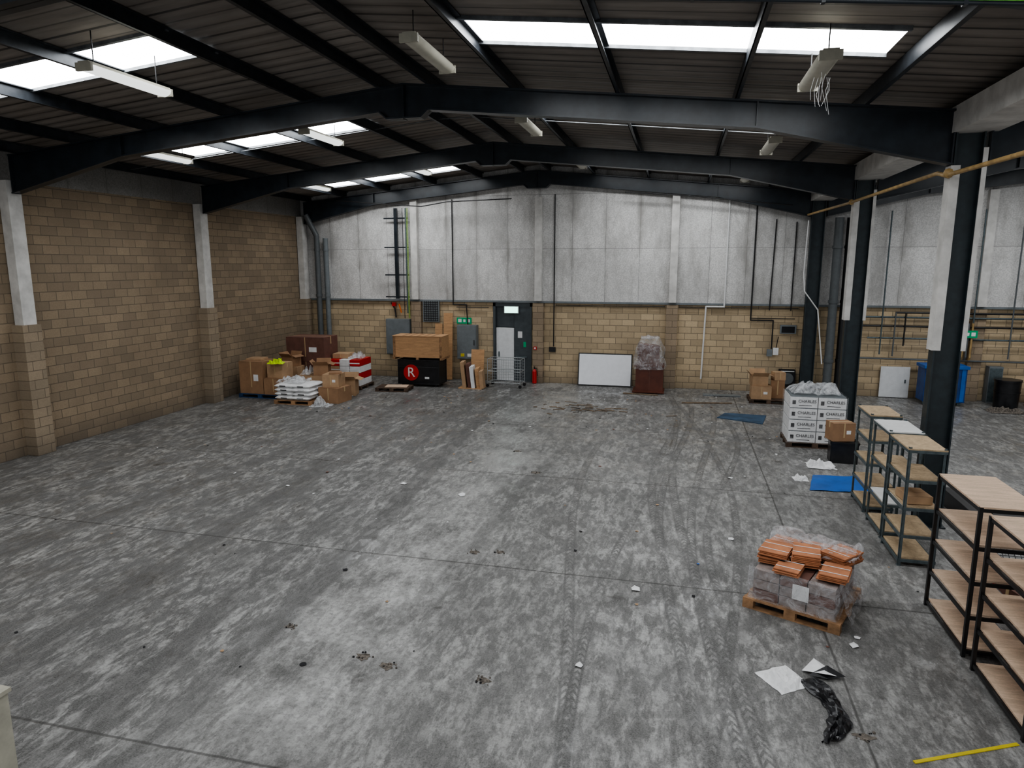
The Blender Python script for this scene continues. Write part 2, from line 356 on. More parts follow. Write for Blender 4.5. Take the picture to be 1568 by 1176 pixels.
# ---- door
b=MB('doorg','dark','whited','galv','paper','green')
b.bb((DX0-.1,D+.3,0),(DX1+.1,D+.35,HB)); b.bb((DX0+.005,D-.04,0),(DX0+.1,D+.25,HB-.06)); b.bb((DX1-.075,D-.04,0),(DX1-.005,D+.25,HB-.06)); b.bb((DX0+.005,D-.04,HB-.2),(DX1-.005,D+.25,HB-.06))
b.bb((DX0+.1,D+.1,2.1),(DX0+.9,D+.2,HB-.2),0)
b.bb((DX0+.12,D+.02,.02),(DX0+.82,D+.08,2.08),2)
b.bb((DX0+.2,D-.0,.95),(DX0+.25,D+.02,1.15),3)
b.bb((DX0+.84,D+.0,0),(DX1-.075,D+.07,HB-.2),0)
b.bb((DX0+.98,D-.01,1.7),(DX0+1.15,D+.0,1.95),4);b.bb((DX0+1.2,D-.01,1.35),(DX0+1.3,D+.0,1.55),5);b.bb((DX0+.9,D-.04,.95),(DX0+1.35,D+.0,1.0),3)
b.done('door_1')
b=MB('greenlit','white'); b.bb((-.28,-.03,-.13),(.28,.03,.13),1);b.bb((-.25,-.04,-.11),(.25,-.03,.11),0); b.done('emergency_exit_light',(-6.2,D-.12,2.78))
def exitsign(loc):
    b=MB('green','white'); b.bb((-.3,-.01,-.12),(.3,.01,.12),0); b.bb((-.24,-.015,-.06),(-.1,-.01,.07),1);b.bb((-.03,-.015,-.05),(.06,-.01,.05),1);b.bb((.12,-.015,-.06),(.24,-.01,.06),1); b.done('fire_exit_sign',loc)
exitsign((-8.12,D-.02,2.32));exitsign((9.1,D-.45,2.25))
b=MB('red','blackp'); b.cyl((0,0,.02),(0,0,.48),.085);b.cyl((0,0,.48),(0,0,.56),.085,r2=.03);b.cyl((0,0,.56),(0,0,.63),.025,1);b.tube([(0,0,.6),(.1,-.02,.58),(.12,-.02,.3)],.014,1); b.box((0,-.03,.65),(.03,.14,.03),1)
b.done('fire_extinguisher',(-5.25,D-.3,0))
b=MB('red','white');b.bb((-.06,-.05,-.06),(.06,0,.06));b.bb((-.03,-.055,-.03),(.03,-.05,.03),1);b.done('fire_call_point',(-5.25,D-.195,1.35))

# ---------------------------------------------------------------- wall services
b=MB('steel','yg','galv','black')
b.bb((-10.82,D-.32,3.15),(-10.7,D-.2,6.6));b.bb((-10.36,D-.32,2.6),(-10.30,D-.26,6.6),2)
for z in (3.2,4.05,5.1,6.2): b.bb((-11.25,D-.3,z),(-10.25,D-.26,z+.05))
for i,x in enumerate((-10.28,-10.24,-10.45)): b.cyl((x,D-.34,2.4),(x,D-.34,6.6),.012,1 if i<2 else 3)
b.done('cable_ladder')
def conduit(pts,r,m,name='conduit'):
    b=MB(m);b.tube(pts,r,0);b.done(name)
y=D-.1
conduit([(-8.53,y,6.9),(-8.53,y,2.95),(-8.0,y,2.95),(-7.95,y,2.18)],.022,'black')
conduit([(-4.56,y,7.0),(-4.56,y,1.42)],.022,'black')
b=MB('black');b.bb((-.12,-.08,-.09),(.12,0,.09));b.cyl((0,-.1,0),(0,-.08,0),.06);b.done('socket_box',(-4.62,D-.001,1.3))
conduit([(2.45,y,6.9),(2.45,y,2.55),(3.2,y,2.55),(3.2,y,1.56)],.025,'black')
conduit([(2.42,y,2.62),(3.9,y,2.62)],.015,'black')
conduit([(3.1,y,6.0),(3.05,y,2.9)],.02,'black');conduit([(3.75,y,5.9),(3.75,y,2.9)],.02,'black')
b=MB('gpaint','white','black');b.bb((3.05,D-.16,1.3),(3.23,D-.08,1.55));b.bb((3.25,D-.16,1.35),(3.43,D-.08,1.6),1);b.tube([(3.35,D-.12,1.6),(3.4,D-.16,2.0)],.015,2);b.done('socket_box')
conduit([(1.54,y,6.8),(1.54,y,3.0),(.92,y,3.0),(.86,y,.4)],.03,'white')
conduit([(-4.5,y,2.98),(-.5,y,2.98)],.014,'black');conduit([(.0,y,2.98),(4.0,y,2.98)],.014,'black')
conduit([(-8.4,y,2.85),(-7.1,y,2.85)],.014,'black')
for i,(z,x0,x1) in enumerate(((2.75,5.7,12),(2.45,5.6,11),(2.05,6.2,13),(1.35,5.7,13),(2.9,7,16))): conduit([(x0,D-.24,z),(x1,D-.24,z)],.03,('galv','black','galv','gpipe','black')[i],'pipe_run')
for i,x in enumerate((5.8,6.6,7.0,7.3,8.4,8.8,9.0,9.3,10.4,10.9,11.6)): conduit([(x,D-.3,random.choice((2.9,5.8,2.5,6.2))),(x,D-.3,random.choice((1.45,1.8,1.5)))],.025,('black','galv','gpipe')[i%3],'pipe_run')
b=MB('gpipe','ochre')
for i in range(4): b.tube([(8.9+i*.12,D-.4,2.6),(8.9+i*.12,D-.4,1.5),(8.9+i*.12,D-.35,1.4)],.035,i%2)
b.done('pipe_manifold')
b=MB('gpaint','dark','white')
b.bb((3.45,D-.07,2.1),(3.98,D-.001,2.4));b.bb((3.5,D-.075,2.13),(3.93,D-.07,2.35),1);b.done('wall_switchgear')
b=MB('dark','gpipe','white');b.bb((3.5,D-.28,.25),(4.02,D-.001,.85));b.cyl((3.77,D-.285,.55),(3.77,D-.28,.55),.2,1,20);b.bb((3.54,D-.29,.79),(3.98,D-.28,.82),2);b.done('wall_heater')
def dp(x,yv,r,top,m='gpipe',elbow=None):
    b=MB(m);pts=([elbow] if elbow else [])+[(x,yv,top),(x,yv,.0)];b.tube(pts,r,0,14)
    for z in (1.2,3.2,5):
        if z<top: b.cyl((x,yv,z),(x,yv,z+.1),r*1.18,0,14)
    b.done('rainwater_downpipe')
dp(-14.15,D-.3,.11,5.6,elbow=(-14.5,D-.45,6.4)); dp(-13.8,D-.25,.10,5.5,'gpaint'); dp(5.0,D-.5,.14,6.0); dp(5.35,D-.35,.1,6.0,'black')
b=MB('ochre'); b.tube([(3.98,5,5.85),(4.0,9.4,5.82),(4.02,12.5,5.88),(4.02,12.9,5.96),(4.02,19.05,6.0),(4.02,24.8,6.1)],.035);b.ball((4.02,12.4,5.9),.08);b.ball((4.02,18.8,6.0),.07);b.done('gas_pipe')
b=MB('white'); b.tube([(4.0,24.5,5.9),(3.95,24.4,4.2),(4.0,24.3,3.6),(4.45,24.3,3.0),(4.7,24.3,1.2)],.02);b.done('hanging_cable')
def ct(x,dz): return (x,6.2,zb(x,XA)-dz)
b=MB('steel','yg2')
b.tube([ct(-4.5,.22),ct(4.0,.22)],.02)
b.tube([ct(-4.5,.2),ct(-1,.19),ct(1.2,.21),ct(4.0,.19)],.016,1)
for i in range(8):
    x=-4+i; b.bb((x-.015,6.18,zb(x,XA)-.24),(x+.015,6.24,zb(x,XA)))
b.done('cable_tray')
for pts in ([(-13,24.6,6.9),(-9.5,24.5,6.6),(-8.5,24.5,6.75),(-6,24.4,6.8)],[(-2,24.6,6.95),(0,24.6,6.8),(3.5,24.6,6.4)],[(5,11,6.5),(7,10.5,6.55),(9,9.5,6.7)]):
    conduit(pts,.02,'black','roof_cable')
b=MB('gpaint','black','yellow'); b.bb((0,-.28,0),(1.0,0,1.4)); b.bb((.03,-.29,.03),(.97,-.28,1.37));b.bb((.88,-.31,.6),(.92,-.29,.8),1);b.done('electrical_cabinet',(-11.3,D-.001,.95),bevel=.01)
b=MB('gpaint','black','yellow','white'); b.bb((0,-.3,0),(.78,0,1.32));b.bb((.03,-.315,.03),(.75,-.3,1.29));b.bb((.68,-.33,.55),(.71,-.315,.75),1);b.bb((.15,-.32,.1),(.3,-.315,.22),2);b.bb((.42,-.32,.1),(.6,-.315,.22),3);b.done('electrical_cabinet',(-8.33,D-.001,.85),bevel=.01)
b=MB('gpaint','dark')
b.bb((0,-.06,0),(.68,0,.85))
for i in range(9):b.bb((.04,-.08,.05+i*.09),(.64,-.06,.07+i*.09),1)
for i in range(7):b.bb((.06+i*.09,-.075,.04),(.075+i*.09,-.06,.82),1)
b.done('ventilation_grille',(-9.78,D-.07,2.25))
b=MB('osb');b.box((0,0,1.3),(.36,.03,2.6),rx=radians(-4));b.box((-.4,0.03,1.1),(.3,.02,2.15),rx=radians(-4));b.done('leaning_board',(-8.7,D-.3,0.03))
b=MB('black','red','orange');b.tube([(-11.1,D-.15,3.0),(-10.95,D-.15,2.75),(-10.9,D-.15,2.4)],.03,0);b.bb((-11.05,D-.2,2.85),(-10.9,D-.08,3.0),1);b.tube([(-10.75,D-.2,2.95),(-10.65,D-.2,2.6)],.03,2);b.done('cable_termination')

# ---------------------------------------------------------------- light fittings
def fluoro(x,y,lit,dz=.5):
    z=zr(x)-dz
    b=MB('cream','tube' if lit else 'tube_off','black')
    b.bb((-.09,-.78,.03),(.09,.78,.09));
    b.grid(lambda u,v:(.13*cos(pi*u),-.76+1.52*v,.04-.085*sin(pi*u)),6,1,1)
    b.bb((-.13,-.79,-.04),(.13,-.75,.07));b.bb((-.13,.75,-.04),(.13,.79,.07))
    for yy in (-.6,.6): b.cyl((0,yy,.09),(0,yy,dz-.07),.008,2)
    b.done('fluorescent_light_fitting',(x,y,z))
for x,y,l in ((-8.1,9.05,1),(-3.6,9.75,0),(1.6,9.9,0),(-8,14.6,1),(-11.7,14.0,1),(-3.3,15.0,0),(1.7,15.6,0),(-7.9,20.3,1),(-11.6,20.6,1),(-3,20.4,0),(1.7,20.8,0),(8.2,15,0)):
    fluoro(x,y,l,.6 if y<9.1 else .48)
b=MB('white')
for i in range(9):
    x=1.5+random.uniform(0,.35);y0=9.4+random.uniform(0,.6);b.tube([(x,y0,6.8),(x+random.uniform(-.05,.05),y0,6.65),(x+random.uniform(-.08,.08),y0,6.45+random.uniform(-.1,.1))],.003,0,5)
b.done('broken_diffuser_strands')

# ---------------------------------------------------------------- goods
def crate_box(name,loc,d,rz=0,m='card',tape=True,open_=False,label=False):
    w,dp_,h=d; b=MB(m,'tape','dark','paper')
    t=.006
    if open_:
        b.bb((-w/2,-dp_/2,0),(w/2,dp_/2,t));b.bb((-w/2,-dp_/2,0),(w/2,-dp_/2+t,h));b.bb((-w/2,dp_/2-t,0),(w/2,dp_/2,h));b.bb((-w/2,-dp_/2,0),(-w/2+t,dp_/2,h));b.bb((w/2-t,-dp_/2,0),(w/2,dp_/2,h))
        fl_=dp_*.4
        b.box((0,-dp_/2-fl_*.35,h+fl_*.33),(w,fl_,t),rx=radians(-45));b.box((0,dp_/2+fl_*.2,h+fl_*.42),(w,fl_,t),rx=radians(65))
        b.box((-w/2-fl_*.3,0,h+fl_*.35),(fl_,dp_,t),ry=radians(50));b.box((w/2+fl_*.42,0,h-.0+fl_*.15),(fl_,dp_,t),ry=radians(20))
    else:
        b.bb((-w/2,-dp_/2,0),(w/2,dp_/2,h-.004))
        b.bb((-w/2,-dp_/2,h-.004),(w/2,-.002,h));b.bb((-w/2,.002,h-.004),(w/2,dp_/2,h))
        if tape:
            b.bb((-w/2-.002,-.03,h),(w/2+.002,.03,h+.002),1);b.bb((-w/2-.003,-.03,h*.7),(-w/2,.03,h+.001),1);b.bb((w/2,-.03,h*.7),(w/2+.003,.03,h+.001),1)
        b.bb((-w/2+.01,-dp_/2-.002,h*.985),(w/2-.01,-dp_/2,h*.99),2)
        b.bb((-.015,-dp_/2-.003,h*.2),(.015,-dp_/2,h),1) if tape else None
    if label: b.bb((w*.1,-dp_/2-.004,h*.4),(w*.3,-dp_/2-.001,h*.6),3)
    return b.done(name,loc,rz,bevel=.004)
def pallet(loc,rz=0,w=1.2,d=1.0,m='pal',name='wooden_pallet'):
    b=MB(m);n=6
    for i in range(3):
        yy=-d/2+.05+i*(d-.1)/2
        b.bb((-w/2,yy-.05,0),(w/2,yy+.05,.018))
        for j in range(3):
            xx=-w/2+.07+j*(w-.14)/2; b.bb((xx-.07,yy-.05,.018),(xx+.07,yy+.05,.095))
    for j in range(3):
        xx=-w/2+.07+j*(w-.14)/2; b.bb((xx-.07,-d/2,.095),(xx+.07,d/2,.115))
    for i in range(n):
        yy=-d/2+.05+i*(d-.1)/(n-1); b.bb((-w/2,yy-.045,.115),(w/2,yy+.045,.135))
    return b.done(name,loc,rz)
def nz(x,y,z,s=1): return noise.noise(Vector((x,y,z))*s)
def wrapshell(w,d,h,seed,b,m,amp=.04,top=True,z0=0):
    def side(u,v):
        t=u*4; i=int(min(t,3.999)); f=t-i
        P=[(-w/2,-d/2),(w/2,-d/2),(w/2,d/2),(-w/2,d/2),(-w/2,-d/2)]
        x=P[i][0]*(1-f)+P[i+1][0]*f;y=P[i][1]*(1-f)+P[i+1][1]*f
        q=1+.02*nz(x*4+seed,y*4,v*5)
        a=amp*(nz(x*3+seed,y*3,v*h*5)+.5); L=sqrt(x*x+y*y); 
        return (x*q+x/L*a,y*q+y/L*a,z0+v*h+.02*nz(x,y,v,6)*v)
    b.grid(side,64,14,m)
    if top:
        b.grid(lambda u,v:((u-.5)*w*1.03,(v-.5)*d*1.03,z0+h+.02+amp*1.5*nz(u*5+seed,v*5,seed)),20,16,m)
def crumple(name,loc,w,d,h,m,seed=0,rz=0,n=18,edge=.25,sm=False,fr=5):
    b=MB(m)
    def fn(u,v):
        x=(u-.5)*w;y=(v-.5)*d
        e=min(u,1-u,v,1-v)*2
        j=edge*(nz(u*4+seed,v*4,3.1)); k_=edge*nz(u*4,v*4+seed,9.1)
        z=h*(.15+abs(nz(u*fr+seed,v*fr,seed*2+.5))*1.8)*min(1,e*3+.1)
        return (x+j*w*.5,y+k_*d*.5,max(.004,z))
    b.grid(fn,n,n,0,sm); return b.done(name,loc,rz)

pallet((-13.72,20.55,0),0,1.6,1.2,'palblue')
crate_box('cardboard_box',(-14.05,20.45,.137),(.9,.85,1.1),0,'card',label=True)
crate_box('cardboard_box',(-13.2,20.35,.137),(.7,.75,.55),.03,'card')
crate_box('cardboard_box',(-13.2,20.45,.69),(.6,.6,.5),-.05,'card2',open_=False)
crate_box('cardboard_box',(-14.1,20.5,1.24),(.55,.5,.07),.1,'card2',tape=False)
crumple('hi_vis_vest',(-13.1,20.1,1.195),.5,.4,.14,'hivis',3,.3)
crate_box('cardboard_box',(-13.12,22.5,0),(1.45,1.0,1.0),0,'cardd')
crate_box('cardboard_box',(-13.12,22.5,1.003),(1.5,1.05,.88),0.02,'cardd',label=True)
crate_box('cardboard_box',(-13.4,21.5,0),(.7,.6,.9),.1,'card2');crate_box('cardboard_box',(-13.4,21.5,.905),(.5,.45,.35),-.2,'card',open_=True)
pallet((-12.05,19.75,0),.03,1.35,1.0,'pal')
def sacks(name,loc,w,d,nl,rz=0):
    b=MB('paper','wrapw','black')
    for L in range(nl):
        for i in range(2):
            for j in range(2):
                cx=(-.25+.5*i)*w+random.uniform(-.04,.04);cy=(-.25+.5*j)*d+random.uniform(-.03,.03);z=L*.13
                sd=random.random()*9
                def fn(u,v,top=1):
                    e=min(u,1-u,v,1-v)*2; return (cx+(u-.5)*w*.54,cy+(v-.5)*d*.54,z+.065+top*(.07*min(1,e*3.2)**.5+.01*nz(u*5,v*5,sd)*(e>0)))
                b.grid(lambda u,v:fn(u,v,1),10,8,0);b.grid(lambda u,v:fn(u,v,-1),10,8,0)
            b.bb((cx-.1,-d*.53,z+.05),(cx+.12,-d*.525,z+.085),2)
    return b.done(name,loc,rz)
sacks('stacked_sacks',(-12.05,19.75,.142),1.25,.95,4)
crumple('white_polythene_sheet',(-12.25,19.75,.68),.9,.75,.2,'wrapw',5,sm=True,fr=3)
crate_box('cardboard_box',(-12.1,20.9,0),(.95,.7,.75),.05,'card2');crate_box('cardboard_box',(-11.85,20.9,.753),(.5,.5,.35),.3,'card',open_=True)
crumple('white_polythene_sheet',(-12.35,20.85,.755),.4,.5,.25,'wrapw',15,sm=True,fr=3)
crate_box('cardboard_box',(-11.0,20.15,0),(.75,.8,.5),-.1,'card')
crate_box('cardboard_box',(-11.05,20.2,.503),(.55,.6,.42),.12,'card2',label=True)
crate_box('cardboard_box',(-10.95,20.15,.926),(.4,.35,.06),.5,'card',tape=False)
crumple('white_polythene_sheet',(-11.05,19.3,0),.65,.5,.2,'wrapw',8,sm=True,fr=3)
crate_box('cardboard_box',(-11.1,21.3,0),(.6,.55,.55),.25,'card2',open_=True)
pallet((-11.7,22.7,0),0,1.3,1.1,'paldark')
b=MB('paper','red','card2','paper')
for L in range(4):
    for i in range(3): b.bb((-.6+i*.4,-.5,L*.24),(-.22+i*.4,.5,L*.24+.225),1 if (L==1 or (L==3 and i!=1)) else (2 if L==2 and i==0 else 0)); 
    b.bb((-.6,-.505,L*.24+.08),(.58,-.5,L*.24+.12),0)
b.done('carton_stack',(-11.7,22.7,.137),.03,bevel=.01)
crate_box('cardboard_box',(-12.0,22.75,1.095),(.6,.6,.16),0.1,'card2');crumple('polythene_bag',(-11.4,22.6,1.095),.5,.5,.25,'wrapw',6,sm=True,fr=3)
p=bpy.data.objects.new('flight_case',None);bpy.context.collection.objects.link(p);p.location=(-9.3,23.75,0)
b=MB('blackp','galv','red')
b.bb((-.8,-.4,.08),(.8,.4,1.0))
for x in (-.8,.8):
    for yv in (-.4,.4): b.bb((x-.02,yv-.02,.08),(x+.02,yv+.02,1.0),0)
for z in (.1,.72,.98): b.bb((-.815,-.415,z-.02),(.815,.415,z+.02),0)
b.cyl((-.28,-.412,.52),(-.28,-.43,.52),.3,2,28)
for x in (-.65,.65):
    for yv in (-.3,.3): b.cyl((x,yv-.02,.045),(x,yv+.02,.045),.045,0)
b.done('case_body',parent=p,bevel=.008)
text('R',.5,'white',(-.28,-.436,.52),(pi/2,0,0),p); b=MB('white');b.bb((.25,-.404,.3),(.42,-.41,.38));b.done('sticker',parent=p)
b=MB('osb','pal')
b.bb((-.95,-.42,.08),(.95,.42,.86))
for x in (-.92,0,.92): b.bb((x-.05,-.45,.0),(x+.05,.45,.08),1)
for x in (-.9,.9): b.bb((x-.045,-.44,.08),(x+.045,-.42,.86),1)
b.bb((-.95,-.44,.08),(.95,-.42,.16),0);b.bb((-.97,-.45,.86),(.97,.45,.88),0)
for i in range(5):b.bb((-.6+i*.28,-.4,.88),(-.5+i*.28,.4,.883),1)
b.done('wooden_crate',(-9.35,23.8,1.003),.03)
pallet((-9.9,22.5,0),.12,1.2,.8,'paldark')
b=MB('ply'); b.box((0,0,.148),(.8,.5,.02),rz=.2);b.done('plywood_offcut',(-9.8,22.5,0))
b=MB('card2','cardd','paper','osb')
for i in range(5): b.box((-.3+i*.17,.1*(i%2),.5-.04*i),(.13,.6,.95-.08*i),i%4,ry=radians(-6),rz=.15)
b.bb((-.45,-.3,.0),(.45,.35,.03),3)
b.done('leaning_cardboard_panels',(-7.3,23.6,0))
b=MB('osb');b.box((0,0,.65),(.5,.03,1.3),rx=radians(-8));b.done('leaning_board',(-7.3,24.3,0.03))
b=MB('galv','blackp')
W,Dp,H0,H1=1.25,.6,.18,1.05
for x in (-W/2,W/2):
    for yv in (-Dp/2,Dp/2): b.cyl((x,yv,.1),(x,yv,H1),.014); b.cyl((x,yv-.02,.06),(x,yv+.02,.06),.06,1)
for z in (H0,H1,.6):
    b.tube([(-W/2,-Dp/2,z),(W/2,-Dp/2,z),(W/2,Dp/2,z),(-W/2,Dp/2,z),(-W/2,-Dp/2,z)],.011)
for i in range(15):
    x=-W/2+W*i/14
    for yv in (-Dp/2,Dp/2): b.cyl((x,yv,H0),(x,yv,H1),.0035,0,5)
    b.cyl((x,-Dp/2,H0),(x,Dp/2,H0),.0035,0,5)
for i in range(8):
    z=H0+(H1-H0)*i/8
    for yv in (-Dp/2,Dp/2): b.cyl((-W/2,yv,z),(W/2,yv,z),.0035,0,5)
    for x in (-W/2,W/2): b.cyl((x,-Dp/2,z),(x,Dp/2,z),.0035,0,5)
M['galv2']=simple('bright_wire',(.4,.42,.43),.4,.5,var=.1);b.mats[0]='galv2'
b.done('wire_mesh_trolley',(-6.15,24.15,0),-.05)
b=MB('black','wboard');b.bb((-1,-.02,0),(1,.02,1.22));b.bb((-.96,-.026,.04),(.96,-.02,1.18),1)
o=b.done('whiteboard',(-2.6,D-.28,0.01));o.rotation_euler=(radians(-9),0,0)
p=bpy.data.objects.new('wrapped_cabinet',None);bpy.context.collection.objects.link(p);p.location=(-.95,24.35,0)
b=MB('brownw','cardd','terra')
b.bb((-.45,-.35,.08),(.5,.35,.95));b.bb((-.5,-.4,.95),(.52,.4,.99));b.bb((.02,-.36,.1),(.04,-.35,.93),1);b.bb((-.4,-.3,.99),(.35,.3,1.35),1);b.box((-.05,0,1.5),(.7,.5,.4),0,rz=.2,ry=.1)
b.bb((-.55,-.45,.03),(.55,.45,.08),0)
b.done('cabinet_body',parent=p)
b=MB('wrap')
def fn(u,v):
    a=2*pi*u; sx=.56-.24*v*v; k_=1+.16*nz(cos(a)*2,sin(a)*2,v*4)
    c_,s_=cos(a),sin(a); q=1/max(abs(c_),abs(s_))**.6
    return (sx*c_*q*k_,.45*s_*q*k_*(1-.3*v*v),.85+1.12*v+.05*nz(c_*3,s_*3,v*3))
b.grid(fn,48,20);b.grid(lambda u,v:(.45*(u-.5)*1.4,.35*(v-.5)*1.6,1.95+.12*nz(u*4,v*4,1)),12,12);b.done('film_wrap',parent=p)
pallet((2.95,23.5,0),0,1.2,.95,'paldark')
crate_box('cardboard_box',(2.72,23.4,.137),(.62,.6,.42),0,'card2',label=True);crate_box('cardboard_box',(2.65,23.45,.56),(.5,.5,.32),.1,'card2',open_=True)
crate_box('cardboard_box',(3.27,23.6,.137),(.42,.45,.6),-.1,'card');crate_box('cardboard_box',(3.27,23.6,.74),(.35,.4,.25),.2,'card2')
b=MB('blued');b.add([(1.22,20.54,.02),(1.49,21.25,.02),(2.67,21.16,.02),(2.44,19.98,.02)]+[(1.22,20.54,.0),(1.49,21.25,.0),(2.67,21.16,.0),(2.44,19.98,.0)],[(0,3,2,1),(4,5,6,7),(0,1,5,4),(1,2,6,5),(2,3,7,6),(3,0,4,7)]);b.done('blue_floor_mat')
b=MB('gpaint');b.box((1.55,24.2,.012),(1.25,.35,.024));b.box((1.7,24.15,.03),(.9,.3,.012),rz=.1);b.done('dark_floor_mat')
b=MB('scrapw');b.box((1.0,22.65,.02),(1.6,.07,.035),rz=.18);b.box((-1.2,23.7,.02),(1.2,.08,.03),rz=-.1);b.done('timber_plank')
p=bpy.data.objects.new('white_carton_stack',None);bpy.context.collection.objects.link(p);p.location=(3.4,18.1,0)
pl=pallet((0,0,0),0,1.35,1.05,'paldark','pallet');pl.parent=p
b=MB('paper','gpaint','black')
for L in range(4):
    for i in range(2):
        x0=-.64+i*.65; b.bb((x0,-.5,.14+L*.29),(x0+.63,.5,.14+L*.29+.265),0)
        b.bb((x0+.05,-.503,.14+L*.29+.08),(x0+.13,-.5,.14+L*.29+.18),2)
        b.bb((x0+.2,-.503,.14+L*.29+.05),(x0+.5,-.5,.14+L*.29+.065),2)
    b.bb((-.63,-.49,.14+L*.29+.265),(.63,.49,.14+L*.29+.29),1)
b.done('cartons',parent=p,bevel=.008)
for L in range(4):
    for i in range(2): text('CHARLES',.1,'black',(-.25+i*.65,-.506,.14+L*.29+.16),(pi/2,0,0),p,'print')
b=MB('wrapt');wrapshell(1.33,1.05,1.18,2.2,b,0,.012,False,.12);b.done('film_wrap',parent=p)
crumple('white_polythene_sheet',(3.35,18.1,1.31),1.1,.85,.34,'wrapw',11,sm=True,fr=3)
b=MB('blackp');b.bb((-.28,-.2,0),(.28,.2,.03))
b.box((-.28,0,.25),(.02,.42,.5));b.box((.28,0,.25),(.02,.42,.5));b.box((0,-.2,.25),(.56,.02,.5));b.box((0,.2,.25),(.56,.02,.5));b.bb((-.31,-.23,.46),(.31,-.21,.5));b.bb((-.31,.21,.46),(.31,.23,.5));b.bb((-.31,-.23,.46),(-.29,.23,.5));b.bb((.29,-.23,.46),(.31,.23,.5));b.bb((-.3,-.22,.44),(.3,.22,.46))
b.done('black_storage_crate',(3.8,16.55,0),-.05)
crate_box('cardboard_box',(3.72,16.6,.505),(.5,.4,.42),.25,'card',label=True);crumple('paper_scraps',(3.25,16.0,0),.6,.5,.12,'paper',4)
b=MB('blue')
b.grid(lambda u,v:(2.7+1.25*u+.15*v*(1-u)+.1*v,14.15+1.1*v+.1*u+.04*nz(u*3,v*3,2),.012+.05*max(0,nz(u*3,v*2,5))),16,12);b.done('blue_plastic_sheet')
crumple('paper_scraps',(2.65,14.9,0),.3,.3,.06,'paper',2)
def rack(name,loc,w,d,h,levels,post,board,tops=None,r=.02,angle=False):
    b=MB(post,board,'white','cardd')
    for x in (-w/2,w/2):
        for yv in (-d/2,d/2):
            if angle:
                sx=-1 if x>0 else 1; sy=-1 if yv>0 else 1
                b.bb((x,yv,0),(x+sx*.04,yv+sy*.004,h+.03));b.bb((x,yv,0),(x+sx*.004,yv+sy*.04,h+.03))
                b.bb((x-.01,yv-.01,0),(x+sx*.05,yv+sy*.05,.012))
            else: b.bb((x-r,yv-r,0),(x+r,yv+r,h))
    for i,z in enumerate(levels):
        for yv in (-d/2,d/2): b.bb((-w/2,yv-.012,z-.055),(w/2,yv+.012,z-.012))
        for x in (-w/2,w/2): b.bb((x-.012,-d/2,z-.055),(x+.012,d/2,z-.012))
        mm=2 if (tops and i in tops) else 1
        ins=0 if z>h-.1 else .03
        b.bb((-w/2+ins-.01,-d/2+ins-.01,z-.012),(w/2-ins+.01,d/2-ins+.01,z+.008),mm)
    return b.done(name,loc)
lv=[.12,.5,.93,1.36,1.82]
rack('metal_shelving_unit',(3.68,13.55,0),.5,.9,1.82,lv,'galv','chip',angle=True)
rack('metal_shelving_unit',(3.65,12.3,0),.5,.9,1.82,[.12,.6,1.2,1.82],'galv','chip',tops=(3,1),angle=True)
rack('metal_shelving_unit',(3.62,11.22,0),.5,.9,1.82,lv,'galv','chip',angle=True)
lb=[.1,.52,.94,1.36,1.82]
rack('black_shelving_unit',(3.68,8.9,0),.62,1.25,1.82,lb,'black','ply')
rack('black_shelving_unit',(3.68,7.4,0),.62,1.2,1.82,lb,'black','ply')
rack('black_shelving_unit',(4.6,8.1,0),.62,1.25,1.6,[.1,.6,1.1,1.6],'black','ply')
crate_box('cardboard_box',(3.6,11.1,.95),(.35,.45,.12),.1,'card2',tape=False)
crate_box('cardboard_box',(4.6,9.6,0),(.6,.5,.35),.2,'cardd')
b=MB('red','dark');b.bb((-.2,-.2,0),(.2,.2,.3));b.bb((-.22,-.22,.26),(.22,.22,.31));b.bb((-.07,-.225,.12),(.07,-.2,.16),1);b.done('red_storage_box',(4.3,10.15,0),bevel=.02)
b=MB('blackp')
for i in range(13): b.cyl((4.55+i*.08,10.6,.02),(4.55+i*.08,11.3,.6),.006);b.cyl((4.55,10.6+i*.058,.02+i*.048),(5.5,10.6+i*.058,.02+i*.048),.006)
b.done('black_mesh_panel')
b=MB('black','galv');b.box((0,0,.15),(1.0,1.5,.3));b.box((0,0,.31),(1.04,1.54,.03));b.box((-.3,-.76,.2),(.06,.02,.1),1);b.box((.3,-.76,.2),(.06,.02,.1),1);b.done('dark_storage_trunk',(5.5,13.2,0),bevel=.02)
# wrapped pallet
p=bpy.data.objects.new('wrapped_pallet_of_cartons',None);bpy.context.collection.objects.link(p);p.location=(1.78,9.22,0);p.rotation_euler=(0,0,radians(-24))
pallet((0,0,0),0,1.2,1.24,'pal','pallet').parent=p
b=MB('greyc','terra','paper','cardd')
for L in range(3):
    for i in range(3):
        for j in range(2):
            b.box((-.34+i*.34,-.27+j*.54,.2+L*.135),(.325,.52,.125),0 if (i+j+L)%3 else 3)
b.box((.1,-.56,.38),(.2,.006,.2),2)
for (x,yv,z,rz,w) in ((-.38,-.1,.60,.12,.36),(-.36,-.08,.68,.05,.36),(-.38,.35,.6,-.1,.38),(-.02,.0,.62,.3,.36),(.0,.02,.7,.25,.34),(.05,.42,.61,.1,.4),(.38,.3,.62,-.35,.36),(.36,.3,.69,-.3,.34),(.4,-.2,.61,.1,.34),(-.1,-.36,.6,.05,.3)):
    for q in range(4): b.box((x+random.uniform(-.02,.02),yv+random.uniform(-.02,.02),z-.033+q*.02),(w+random.uniform(-.02,.01),.44,.013),1,rz=rz+random.uniform(-.04,.04))
    c_,s_=cos(rz),sin(rz)
    for dd in (-.1,.1): b.box((x-dd*s_*1,yv+dd*c_,z+.037),(w+.005,.012,.004),2,rz=rz)
b.done('cartons',parent=p)
b=MB('wrap');wrapshell(1.08,1.12,.46,4.4,b,0,.04,False,.13)
